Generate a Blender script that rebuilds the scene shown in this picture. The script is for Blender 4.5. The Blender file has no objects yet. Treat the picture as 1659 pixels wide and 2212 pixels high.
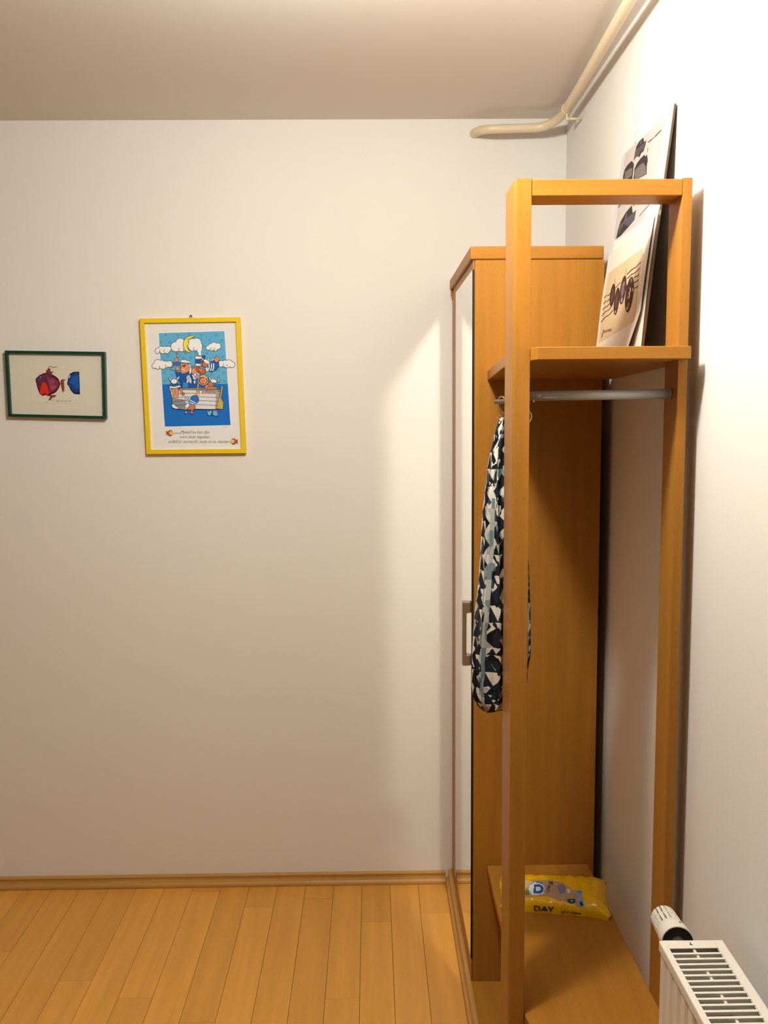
import bpy, bmesh, math, random
import numpy as np
from mathutils import Vector, Matrix

random.seed(7)
S = bpy.context.scene
C = S.collection
PI = math.pi

# ------------------------------------------------------------------ camera
YAW, PIT, ROL, FPX, CAMH = 0.0138659, 0.1103328, -0.0077318, 1993.97, 1.55
fw = Vector((math.sin(YAW)*math.cos(PIT), math.cos(YAW)*math.cos(PIT), -math.sin(PIT)))
rt = Vector((math.cos(YAW), -math.sin(YAW), 0))
up = rt.cross(fw)
r2 = rt*math.cos(ROL) + up*math.sin(ROL)
u2 = -rt*math.sin(ROL) + up*math.cos(ROL)
cam = bpy.data.cameras.new('camera')
cam.sensor_fit = 'HORIZONTAL'; cam.sensor_width = 36.0
cam.lens = 36.0*FPX/1659.0
cam.clip_start = 0.05
camo = bpy.data.objects.new('camera', cam); C.objects.link(camo)
M = Matrix((r2, u2, -fw)).transposed().to_4x4()
M.translation = Vector((0, 0, CAMH))
camo.matrix_world = M
S.camera = camo

# ------------------------------------------------------------------ world, light, exposure
w = bpy.data.worlds.new('world'); S.world = w; w.use_nodes = True
w.node_tree.nodes['Background'].inputs[0].default_value = (0.5, 0.6, 0.8, 1)
w.node_tree.nodes['Background'].inputs[1].default_value = 0.0
LAMP = Vector((-0.030, 1.45, 2.300))
LAMP_R = 0.052
LAMP_COL = (1.0, 0.955, 0.83)
LAMP_STRENGTH = 425.0
S.view_settings.view_transform = 'Standard'
S.view_settings.look = 'None'
S.view_settings.exposure = 0.13
S.view_settings.gamma = 1.0
S.view_settings.use_curve_mapping = False
try:
    cy = S.cycles
    cy.use_denoising = True
    cy.denoiser = 'OPENIMAGEDENOISE'
    cy.max_bounces = 6; cy.diffuse_bounces = 4; cy.glossy_bounces = 3
    cy.caustics_reflective = True
    cy.blur_glossy = 0.0
    cy.sample_clamp_indirect = 0.0
    cy.use_guiding = True
    cy.use_surface_guiding = True
    cy.surface_guiding_probability = 0.6
    cy.guiding_training_samples = 64
    cy.use_adaptive_sampling = True; cy.adaptive_threshold = 0.04; cy.adaptive_min_samples = 20
except Exception as e:
    print('cycles settings', e)

# ------------------------------------------------------------------ helpers
def lin(c):
    out = []
    for v in c:
        v = v/255.0
        out.append(v/12.92 if v <= 0.04045 else ((v+0.055)/1.055)**2.4)
    return out

def alb(c, ref=(228, 214, 198), k=0.8):
    """surface colour of something seen as c where white paper is seen as ref"""
    a, b = lin(c), lin(ref)
    return tuple(min(0.92, max(0.004, k*x/y)) for x, y in zip(a, b))

MATS = {}
def flat(name, col, rough=0.6, metal=0.0, spec=0.3):
    if name in MATS: return MATS[name]
    m = bpy.data.materials.new(name); m.use_nodes = True
    b = m.node_tree.nodes['Principled BSDF']
    b.inputs['Base Color'].default_value = (*col, 1)
    b.inputs['Roughness'].default_value = rough
    b.inputs['Metallic'].default_value = metal
    b.inputs['Specular IOR Level'].default_value = spec
    MATS[name] = m
    return m

def ink(c, ref=(228, 214, 198), k=0.8):
    n = 'ink_%d_%d_%d' % tuple(c) + ('' if k == 0.8 else '_dim')
    return flat(n, alb(c, ref, k), 0.75, 0, 0.15)

def N(m, t, **kw):
    n = m.node_tree.nodes.new(t)
    for k, v in kw.items():
        setattr(n, k, v)
    return n

def wood(name, base, axis=2, var=0.10, fleck=0.16, rough=0.42, rand=0.0, streak=14.0, spec=0.18):
    m = bpy.data.materials.new(name); m.use_nodes = True
    nt = m.node_tree; L = nt.links.new
    b = nt.nodes['Principled BSDF']
    tc = N(m, 'ShaderNodeTexCoord')
    mp = N(m, 'ShaderNodeMapping')
    sc = [streak*3, streak*3, streak*3]; sc[axis] = streak*0.16
    mp.inputs['Scale'].default_value = sc
    L(tc.outputs['Object'], mp.inputs['Vector'])
    vec = mp.outputs['Vector']
    oi = N(m, 'ShaderNodeObjectInfo')
    add = N(m, 'ShaderNodeVectorMath', operation='ADD')
    mul = N(m, 'ShaderNodeMath', operation='MULTIPLY'); mul.inputs[1].default_value = 37.0
    L(oi.outputs['Random'], mul.inputs[0])
    L(vec, add.inputs[0]); L(mul.outputs[0], add.inputs[1])
    n1 = N(m, 'ShaderNodeTexNoise'); n1.inputs['Scale'].default_value = 1.0
    n1.inputs['Detail'].default_value = 6; n1.inputs['Roughness'].default_value = 0.6
    L(add.outputs[0], n1.inputs['Vector'])
    r = N(m, 'ShaderNodeValToRGB')
    r.color_ramp.elements[0].position = 0.30; r.color_ramp.elements[1].position = 0.70
    lo = [c*(1-var) for c in base]; hi = [min(1, c*(1+var)) for c in base]
    lo[2] *= (1-var*0.5)
    r.color_ramp.elements[0].color = (*lo, 1); r.color_ramp.elements[1].color = (*hi, 1)
    L(n1.outputs['Fac'], r.inputs['Fac'])
    # small medullary flecks
    mp2 = N(m, 'ShaderNodeMapping'); s2 = [420.0]*3; s2[axis] = 75.0
    mp2.inputs['Scale'].default_value = s2
    L(tc.outputs['Object'], mp2.inputs['Vector'])
    n2 = N(m, 'ShaderNodeTexNoise'); n2.inputs['Scale'].default_value = 1.0; n2.inputs['Detail'].default_value = 1
    L(mp2.outputs['Vector'], n2.inputs['Vector'])
    r2_ = N(m, 'ShaderNodeValToRGB')
    r2_.color_ramp.elements[0].position = 0.60; r2_.color_ramp.elements[1].position = 0.72
    r2_.color_ramp.elements[0].color = (0, 0, 0, 1); r2_.color_ramp.elements[1].color = (1, 1, 1, 1)
    L(n2.outputs['Fac'], r2_.inputs['Fac'])
    mf = N(m, 'ShaderNodeMath', operation='MULTIPLY'); mf.inputs[1].default_value = fleck
    L(r2_.outputs['Color'], mf.inputs[0])
    mx = N(m, 'ShaderNodeMixRGB'); mx.blend_type = 'MIX'
    L(mf.outputs[0], mx.inputs['Fac']); L(r.outputs['Color'], mx.inputs['Color1'])
    mx.inputs['Color2'].default_value = (base[0]*0.35, base[1]*0.25, base[2]*0.2, 1)
    col = mx.outputs['Color']
    if rand > 0:
        hs = N(m, 'ShaderNodeHueSaturation')
        mr = N(m, 'ShaderNodeMapRange')
        mr.inputs['To Min'].default_value = 1-rand; mr.inputs['To Max'].default_value = 1+rand
        L(oi.outputs['Random'], mr.inputs['Value'])
        L(mr.outputs['Result'], hs.inputs['Value']); L(col, hs.inputs['Color'])
        col = hs.outputs['Color']
    L(col, b.inputs['Base Color'])
    b.inputs['Roughness'].default_value = rough
    b.inputs['Specular IOR Level'].default_value = spec
    bp = N(m, 'ShaderNodeBump'); bp.inputs['Strength'].default_value = 0.04; bp.inputs['Distance'].default_value = 0.001
    L(n1.outputs['Fac'], bp.inputs['Height']); L(bp.outputs['Normal'], b.inputs['Normal'])
    return m

def plaster(name, col, bump=0.12):
    m = bpy.data.materials.new(name); m.use_nodes = True
    nt = m.node_tree; L = nt.links.new
    b = nt.nodes['Principled BSDF']
    tc = N(m, 'ShaderNodeTexCoord')
    n1 = N(m, 'ShaderNodeTexNoise'); n1.inputs['Scale'].default_value = 1.3; n1.inputs['Detail'].default_value = 4
    L(tc.outputs['Object'], n1.inputs['Vector'])
    r = N(m, 'ShaderNodeValToRGB')
    r.color_ramp.elements[0].position = 0.3; r.color_ramp.elements[1].position = 0.7
    r.color_ramp.elements[0].color = (col[0]*0.975, col[1]*0.965, col[2]*0.96, 1)
    r.color_ramp.elements[1].color = (*col, 1)
    L(n1.outputs['Fac'], r.inputs['Fac']); L(r.outputs['Color'], b.inputs['Base Color'])
    n2 = N(m, 'ShaderNodeTexNoise'); n2.inputs['Scale'].default_value = 210; n2.inputs['Detail'].default_value = 3
    L(tc.outputs['Object'], n2.inputs['Vector'])
    bp = N(m, 'ShaderNodeBump'); bp.inputs['Strength'].default_value = bump; bp.inputs['Distance'].default_value = 0.0012
    L(n2.outputs['Fac'], bp.inputs['Height']); L(bp.outputs['Normal'], b.inputs['Normal'])
    b.inputs['Roughness'].default_value = 0.85
    b.inputs['Specular IOR Level'].default_value = 0.15
    return m

BEECH = (0.39, 0.167, 0.024)
M_WV = wood('beech_vertical', BEECH, 2)
M_WX = wood('beech_along_x', BEECH, 0)
M_WY = wood('beech_along_y', BEECH, 1)
M_FLOOR = wood('floor_wood', (0.70, 0.335, 0.062), 1, var=0.09, fleck=0.05, rough=0.33, rand=0.07, streak=11.0, spec=0.35)
M_SKIRT = wood('skirting_wood', (0.52, 0.28, 0.085), 0, var=0.14, fleck=0.05, rough=0.35)
M_SKIRTY = wood('skirting_wood_y', (0.52, 0.28, 0.085), 1, var=0.14, fleck=0.05, rough=0.35)
M_WALL = plaster('wall_paint', (0.80, 0.785, 0.765))
M_FAR = plaster('far_wall_paint', (0.76, 0.73, 0.69))
M_CEIL = plaster('ceiling_paint', (0.78, 0.745, 0.715), 0.05)
M_DARK = flat('dark_joint', (0.02, 0.009, 0.004), 0.9)
M_BLACK = flat('black_rubber', (0.012, 0.010, 0.010), 0.6)
M_CHROME = flat('chrome', (0.75, 0.73, 0.70), 0.12, 1.0)
M_NICKEL = flat('brushed_nickel', (0.42, 0.33, 0.26), 0.38, 0.9)
M_STEEL = flat('grey_steel_tube', (0.42, 0.42, 0.40), 0.5, 0.35)
M_PIPE = flat('cream_pipe_paint', (0.74, 0.62, 0.44), 0.35, 0, 0.5)
M_RAD = flat('radiator_enamel', (0.80, 0.77, 0.70), 0.3, 0, 0.5)
M_FIN = flat('radiator_fin', (0.07, 0.065, 0.055), 0.6, 0.2)
M_MIRROR = flat('mirror_glass', (0.90, 0.92, 0.88), 0.0, 1.0)

def tag(o, label=None, cat=None, group=None, kind=None):
    if label: o['label'] = label
    if cat: o['category'] = cat
    if group: o['group'] = group
    if kind: o['kind'] = kind
    return o

def thing(name, loc, label, cat, group=None):
    o = bpy.data.objects.new(name, None); o.location = loc; C.objects.link(o)
    o.empty_display_size = 0.05
    return tag(o, label, cat, group)

def wloc(o):
    v = Vector((0, 0, 0))
    while o is not None:
        v += o.location; o = o.parent
    return v

def obj(name, bm, mats, parent=None, loc=None, smooth=False, kind=None, bevel=0.0, bseg=2):
    """bm holds world coordinates; the object's origin is its parent's, or loc"""
    bmesh.ops.recalc_face_normals(bm, faces=bm.faces)
    base = wloc(parent) if parent else Vector((0, 0, 0))
    if loc is None: loc = base
    loc = Vector(loc)
    bmesh.ops.translate(bm, verts=bm.verts, vec=-loc)
    me = bpy.data.meshes.new(name); bm.to_mesh(me); bm.free()
    if not isinstance(mats, (list, tuple)): mats = [mats]
    for m in mats: me.materials.append(m)
    o = bpy.data.objects.new(name, me); C.objects.link(o)
    if parent: o.parent = parent
    o.location = loc - base
    if smooth:
        for p in me.polygons: p.use_smooth = True
    if bevel > 0:
        md = o.modifiers.new('bevel', 'BEVEL'); md.width = bevel; md.segments = bseg
        md.limit_method = 'ANGLE'; md.angle_limit = math.radians(40)
        try: md.harden_normals = False
        except Exception: pass
    if kind: o['kind'] = kind
    return o

def bx(bm, x0, x1, y0, y1, z0, z1, mi=0):
    v = [bm.verts.new(p) for p in ((x0,y0,z0),(x1,y0,z0),(x1,y1,z0),(x0,y1,z0),(x0,y0,z1),(x1,y0,z1),(x1,y1,z1),(x0,y1,z1))]
    for f in ((0,3,2,1),(4,5,6,7),(0,1,5,4),(1,2,6,5),(2,3,7,6),(3,0,4,7)):
        fc = bm.faces.new([v[i] for i in f]); fc.material_index = mi
    return v

def box(*a, **k):
    bm = bmesh.new(); bx(bm, *a, **k); return bm

def prism(bm, pts, a, b, axis='z', mi=0, warp=None):
    """extrude a closed 2D outline between a and b along axis"""
    def P(p, t):
        if axis == 'z': return (p[0], p[1], t)
        if axis == 'x': return (t, p[0], p[1])
        return (p[0], t, p[1])
    A = [bm.verts.new(P(p, a)) for p in pts]; B = [bm.verts.new(P(p, b)) for p in pts]
    bm.faces.new(A).material_index = mi; bm.faces.new(B[::-1]).material_index = mi
    n = len(pts)
    for i in range(n):
        bm.faces.new((A[i], A[(i+1) % n], B[(i+1) % n], B[i])).material_index = mi

def tube(bm, pts, r, seg=12, mi=0, caps=True):
    pts = [Vector(p) for p in pts]
    rs = r if isinstance(r, (list, tuple)) else [r]*len(pts)
    rings = []; prev = None
    for i, p in enumerate(pts):
        t = (pts[min(i+1, len(pts)-1)] - pts[max(i-1, 0)]).normalized()
        if prev is None:
            a = Vector((0, 0, 1)) if abs(t.z) < 0.9 else Vector((1, 0, 0))
            n = (a - t*a.dot(t)).normalized()
        else:
            n = (prev - t*prev.dot(t)).normalized()
        prev = n; b = t.cross(n)
        rings.append([bm.verts.new(p + (n*math.cos(2*PI*k/seg) + b*math.sin(2*PI*k/seg))*rs[i]) for k in range(seg)])
    for i in range(len(rings)-1):
        for k in range(seg):
            f = bm.faces.new((rings[i][k], rings[i][(k+1) % seg], rings[i+1][(k+1) % seg], rings[i+1][k]))
            f.material_index = mi; f.smooth = True
    if caps:
        bm.faces.new(rings[0][::-1]).material_index = mi; bm.faces.new(rings[-1]).material_index = mi

def smooth_path(pts, n=8):
    P = [Vector(p) for p in pts]; out = []
    for i in range(len(P)-1):
        p0 = P[max(i-1, 0)]; p1 = P[i]; p2 = P[i+1]; p3 = P[min(i+2, len(P)-1)]
        for k in range(n):
            t = k/n
            out.append(0.5*((2*p1)+(-p0+p2)*t+(2*p0-5*p1+4*p2-p3)*t*t+(-p0+3*p1-3*p2+p3)*t**3))
    out.append(P[-1]); return out

# ------------------------------------------------------------------ room shell
XR, YB, HC, XL, YF = 0.602, 2.8935, 2.4196, -3.6, -3.2
obj('wall_back', box(XL, XR+0.1, YB, YB+0.1, -0.05, HC), M_WALL, kind='structure')
obj('wall_right', box(XR, XR+0.1, YF, YB, -0.05, HC), M_WALL, kind='structure')
obj('wall_left', box(XL-0.1, XL, YF, YB, -0.05, HC), M_FAR, kind='structure')
obj('wall_front', box(XL-0.1, XR+0.1, YF-0.1, YF, -0.05, HC), M_FAR, kind='structure')
obj('ceiling', box(XL-0.1, XR+0.1, YF-0.1, YB+0.1, HC, HC+0.1), M_CEIL, kind='structure')
floor = obj('floor', box(XL, XR, YF, YB, -0.05, -0.008), M_DARK, kind='structure')

# floor boards: 92 mm wide, running towards the back wall
X0, BW, G = -1.14616, 0.09197, 0.0012
JOINT = {0: [2.53], 3: [2.388], 5: [2.307], 6: [2.850], 8: [2.751], 10: [2.797], 12: [2.657], 14: [2.7015], 11: [2.291], 7: [2.204]}
k0 = -int((X0-XL)/BW)-1
for k in range(k0, 15):
    xa, xb = X0+k*BW, X0+(k+1)*BW
    xa = max(xa, XL)
    cuts = sorted(JOINT.get(k, []), reverse=True)
    y = cuts[-1] if cuts else 2.02 - random.random()*0.7
    if not cuts: cuts = [y]
    while y > YF+0.5:
        y -= 0.85 + random.random()*0.25
        if y > YF+0.25: cuts.append(y)
    edges = [YB-0.002] + cuts + [YF+0.002]
    for ya, yb in zip(edges[:-1], edges[1:]):
        cx_, cyy = (xa+xb)/2, (ya+yb)/2
        dz = random.uniform(-0.0003, 0.0)
        obj('floor_board', box(xa+G/2, xb-G/2, yb+0.0004, ya-0.0004, -0.008, dz), M_FLOOR, floor, loc=(cx_, cyy, -0.004))

def skirting_profile():
    # (depth from the wall, height)
    return [(0, 0), (0.019, 0), (0.020, 0.006), (0.0185, 0.011), (0.013, 0.016), (0.0095, 0.023),
            (0.0095, 0.029), (0.0115, 0.034), (0.010, 0.0375), (0.006, 0.0395), (0, 0.0395)]
bm = bmesh.new()
prism(bm, [(YB-d, z) for d, z in skirting_profile()], XL, 0.2325, 'x')
obj('baseboard_back', bm, M_SKIRT, kind='structure', smooth=False)
bm = bmesh.new()
prism(bm, [(0.2535-d*1.05, z*1.10) for d, z in skirting_profile()], 1.30, YB-0.0005, 'y')
obj('baseboard_side', bm, M_SKIRTY, kind='structure')
bm = bmesh.new()
prism(bm, [(XL+d, z) for d, z in skirting_profile()], YF, YB-0.021, 'y')
obj('baseboard_left', bm, M_SKIRTY, kind='structure')

# ------------------------------------------------------------------ ceiling lamp (above and in front of the frame)
lamp = thing('ceiling_lamp', (LAMP.x, LAMP.y, HC), 'small lit globe lamp on the ceiling in front of the rack', 'lamp')
bm = bmesh.new(); tube(bm, [(LAMP.x, LAMP.y, HC), (LAMP.x, LAMP.y, HC-0.022)], 0.05, 32)
obj('ceiling_plate', bm, M_RAD, lamp)
bm = bmesh.new(); tube(bm, [(LAMP.x, LAMP.y, HC-0.022), (LAMP.x, LAMP.y, LAMP.z+LAMP_R-0.004)], 0.02, 24)
obj('socket', bm, M_RAD, lamp)
bm = bmesh.new(); bmesh.ops.create_uvsphere(bm, u_segments=32, v_segments=20, radius=LAMP_R)
bmesh.ops.translate(bm, verts=bm.verts, vec=LAMP)
mg = bpy.data.materials.new('lamp_glow'); mg.use_nodes = True
nt = mg.node_tree; nt.nodes.clear()
em = nt.nodes.new('ShaderNodeEmission'); ou = nt.nodes.new('ShaderNodeOutputMaterial')
em.inputs[0].default_value = (*LAMP_COL, 1); em.inputs[1].default_value = LAMP_STRENGTH
nt.links.new(em.outputs[0], ou.inputs[0])
obj('globe', bm, mg, lamp, smooth=True)

# ------------------------------------------------------------------ low platform under the wardrobe and rack
pf = obj('platform', box(0.2536, XR, 1.30, YB, 0.0, 0.0425), M_WY)
tag(pf, 'low beech platform along the wall under wardrobe and open rack', 'platform')

# ------------------------------------------------------------------ wardrobe
ZP = 0.0425
wd = thing('wardrobe', (0.41, 2.58, ZP), 'tall narrow beech wardrobe with a mirror on its door, against the back wall', 'wardrobe')
YW, XWL, XWR = 2.29, 0.2557, 0.5725
bm = bmesh.new()
rr = 0.007
pts = [(XWR, YW), (XWR, YW+0.018), (XWL, YW+0.018)]
for i in range(7):
    a = PI + (PI/2)*i/6
    pts.append((XWL+rr+rr*math.cos(a), YW+rr+rr*math.sin(a)))
prism(bm, pts, ZP, 1.9095, 'z')
o = obj('side_panel', bm, M_WV, wd)
obj('side_panel', box(XWL, XWR, 2.868, 2.886, ZP, 1.9095), M_WV, wd)
obj('back_panel', box(XWR-0.012, XWR-0.004, YW+0.018, 2.868, ZP, 1.905), M_WV, wd)
obj('bottom_panel', box(XWL+0.017, XWR-0.012, YW+0.018, 2.868, ZP+0.05, ZP+0.068), M_WY, wd)
bm = bmesh.new()
prism(bm, [(0.2455, 2.2865), (0.5705, 2.2865), (0.5705, 2.888), (0.262, 2.888), (0.2455, 2.872)], 1.9105, 1.9415, 'z')
obj('top_panel', bm, M_WX, wd, bevel=0.003)
obj('door_stile', box(0.2535, XWL, 2.7325, 2.868, ZP+0.004, 1.9100), M_WV, wd)
# wedge of trim under the back corner of the top
bm = bmesh.new()
prism(bm, [(0.2535, 1.9104), (0.2475, 1.9104), (0.2482, 1.895), (0.2520, 1.880), (0.2535, 1.876)], 2.846, 2.868, 'y')
obj('corner_block', bm, M_WV, wd)
dr = obj('door', box(XWL, XWL+0.0165, YW+0.0185, 2.8675, ZP+0.003, 1.909), M_WV, wd)
obj('mirror', box(0.2512, XWL-0.0001, YW+0.0025, 2.732, 0.1085, 1.8865), M_MIRROR, dr)
obj('edge_strip', box(0.2512, XWL-0.0001, YW-0.0005, YW+0.0023, 0.1085, 1.8865), M_BLACK, dr)
obj('lower_rail', box(0.2525, XWL-0.0001, YW+0.001, 2.732, ZP+0.003, 0.1080), M_WY, dr)
obj('upper_rail', box(0.2532, XWL-0.0001, YW+0.001, 2.732, 1.8868, 1.9095), M_WY, dr)
bm = bmesh.new()
# one C-shaped handle: bar and two feet as a single outline
hz0, hz1 = 0.8955, 1.0626
out = [(0.2511, hz0), (0.2511, hz0+0.0285), (0.2405, hz0+0.0285), (0.2405, hz1-0.0295), (0.2511, hz1-0.0295), (0.2511, hz1), (0.2300, hz1), (0.2300, hz0)]
prism(bm, out, 2.305, 2.327, 'y')
obj('handle', bm, M_NICKEL, dr, bevel=0.0025)

# ------------------------------------------------------------------ open coat rack
rk = thing('coat_rack', (0.42, 1.73, ZP), 'open beech coat rack with two posts, a shelf and a low bench', 'coat rack')
PY0, PY1 = 1.690, 1.768
bm = bmesh.new()
def rounded(x0, x1, y0, y1, r, corners):
    pts = []
    cs = [(x0, y0, PI, 0), (x1, y0, 1.5*PI, 1), (x1, y1, 0, 2), (x0, y1, 0.5*PI, 3)]
    for cx_, cyy, a0, i in cs:
        rc = r if i in corners else 0.0008
        ox = cx_ + (rc if cx_ == x0 else -rc); oy = cyy + (rc if cyy == y0 else -rc)
        for k in range(6):
            a = a0 + (PI/2)*k/5
            pts.append((ox+rc*math.cos(a), oy+rc*math.sin(a)))
    return pts
prism(bm, rounded(0.2595, 0.2905, PY0, PY1+0.03, 0.006, (0, 3)), ZP, 1.9560, 'z')
for v in bm.verts:   # the top left edge slopes away at the back
    if v.co.z > 1.9 and v.co.x < 0.2655: v.co.z -= 0.003
obj('post', bm, M_WV, rk)
bm = bmesh.new()
prism(bm, rounded(0.5605, 0.5778, PY0, 1.766, 0.001, ()), ZP, 1.9562, 'z')
obj('post', bm, M_WV, rk)
obj('top_rail', box(0.2911, 0.5602, PY0+0.001, 1.768, 1.9265, 1.9548), M_WX, rk, bevel=0.0012)

def shelf_z(y): return 1.6430 + (2.289-y)*0.0250
def board_outline(bm, pts, zf, th):
    A = [bm.verts.new((x, y, zf(y)-th)) for x, y in pts]; B = [bm.verts.new((x, y, zf(y))) for x, y in pts]
    bm.faces.new(A[::-1]); bm.faces.new(B); n = len(pts)
    for i in range(n): bm.faces.new((A[i], A[(i+1) % n], B[(i+1) % n], B[i]))
bm = bmesh.new()
sh = [(0.2890, 2.2893), (0.2625, PY1+0.031), (0.2909, PY1+0.031), (0.2909, 1.686), (0.2925, 1.676), (0.2985, 1.656),
      (0.5690, 1.655), (0.5735, 1.660), (0.5735, 1.6895), (0.5602, 1.6895), (0.5602, 1.7665), (0.5950, 1.7665), (0.5950, 2.2893)]
board_outline(bm, sh, shelf_z, 0.0225)
obj('shelf', bm, M_WX, rk, bevel=0.0012)
bm = bmesh.new()
bn = [(0.2935, 2.2893), (0.2912, 1.800), (0.2925, 1.688), (0.2950, 1.676), (0.3010, 1.600), (0.5660, 1.600), (0.5600, 1.770), (0.5560, 2.2893)]
board_outline(bm, bn, lambda y: 0.3660, 0.0205)
obj('bench_seat', bm, M_WY, rk, bevel=0.002)
rod = bmesh.new()
tube(rod, [(0.2906, 1.728, 1.5735), (0.5604, 1.728, 1.5750)], 0.0092, 20)
ro = obj('clothes_rod', rod, M_STEEL, rk); ro['label'] = 'grey metal clothes rod'
bm = bmesh.new()
tube(bm, [(0.312, 1.7200, 1.5740), (0.312, 1.7180, 1.5740)], 0.0023, 14)
tube(bm, [(0.312, 1.7182, 1.5740), (0.312, 1.7177, 1.5740)], 0.0014, 10, mi=1)
obj('screw', bm, [M_CHROME, M_BLACK], ro)
bm = bmesh.new(); bmesh.ops.create_icosphere(bm, subdivisions=2, radius=0.0026)
bmesh.ops.translate(bm, verts=bm.verts, vec=(0.3040, 1.728, 1.5640))
obj('screw', bm, M_CHROME, ro, smooth=True)
bm = bmesh.new(); tube(bm, [(0.5565, 1.728, 1.5750), (0.5604, 1.728, 1.5750)], 0.0105, 20)
obj('rod_socket', bm, M_STEEL, ro)
bm = bmesh.new()
tube(bm, [(0.284, 1.797, 1.5665), (0.2462, 1.832, 1.5635)], 0.0042, 14)
peg = obj('peg', bm, M_NICKEL, rk)

# ------------------------------------------------------------------ hook, loop and patterned scarf
hk = thing('hanger_hook', (0.262, 1.818, 1.5700), 'chrome wire hook hanging on the rack peg behind the left post', 'hook')
hp = [(0.2545, 1.8265, 1.562), (0.2530, 1.829, 1.5685), (0.2575, 1.826, 1.5735), (0.2640, 1.820, 1.5700), (0.2640, 1.824, 1.562)]
arc = [(0.2520, 1.8300, 1.5610), (0.2522, 1.8290, 1.5680), (0.2570, 1.8200, 1.5722), (0.2630, 1.8150, 1.5700),]
loopc = smooth_path([(0.2640, 1.8120, 1.5660), (0.2605, 1.8150, 1.5725), (0.2555, 1.8240, 1.5732), (0.2530, 1.8310, 1.5670),
                     (0.2535, 1.8330, 1.5590), (0.2575, 1.8310, 1.5500), (0.2640, 1.8290, 1.5420), (0.2720, 1.8280, 1.5360)], 8)
bm = bmesh.new(); tube(bm, loopc, 0.0013, 10)
obj('hook', bm, M_CHROME, hk)
bm = bmesh.new()
ring = [(0.3020+0.0155*math.cos(a), 1.8250, 1.5345+0.0155*math.sin(a)) for a in [i*2*PI/32 for i in range(33)]]
tube(bm, ring, 0.0013, 10, caps=False)
tube(bm, smooth_path([(0.2720, 1.8280, 1.5360), (0.2760, 1.8270, 1.5330), (0.2865, 1.8250, 1.5345)], 6), 0.0013, 10)
obj('ring', bm, M_CHROME, hk)
bm = bmesh.new()
tube(bm, smooth_path([(0.2530, 1.8290, 1.5315), (0.2570, 1.8300, 1.5260), (0.2640, 1.8300, 1.5300), (0.2720, 1.8280, 1.5360)], 6), 0.0011, 10)
bmesh.ops.create_icosphere(bm, subdivisions=2, radius=0.0021, matrix=Matrix.Translation((0.2526, 1.8290, 1.5320)))
obj('clip', bm, M_CHROME, hk)

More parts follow.
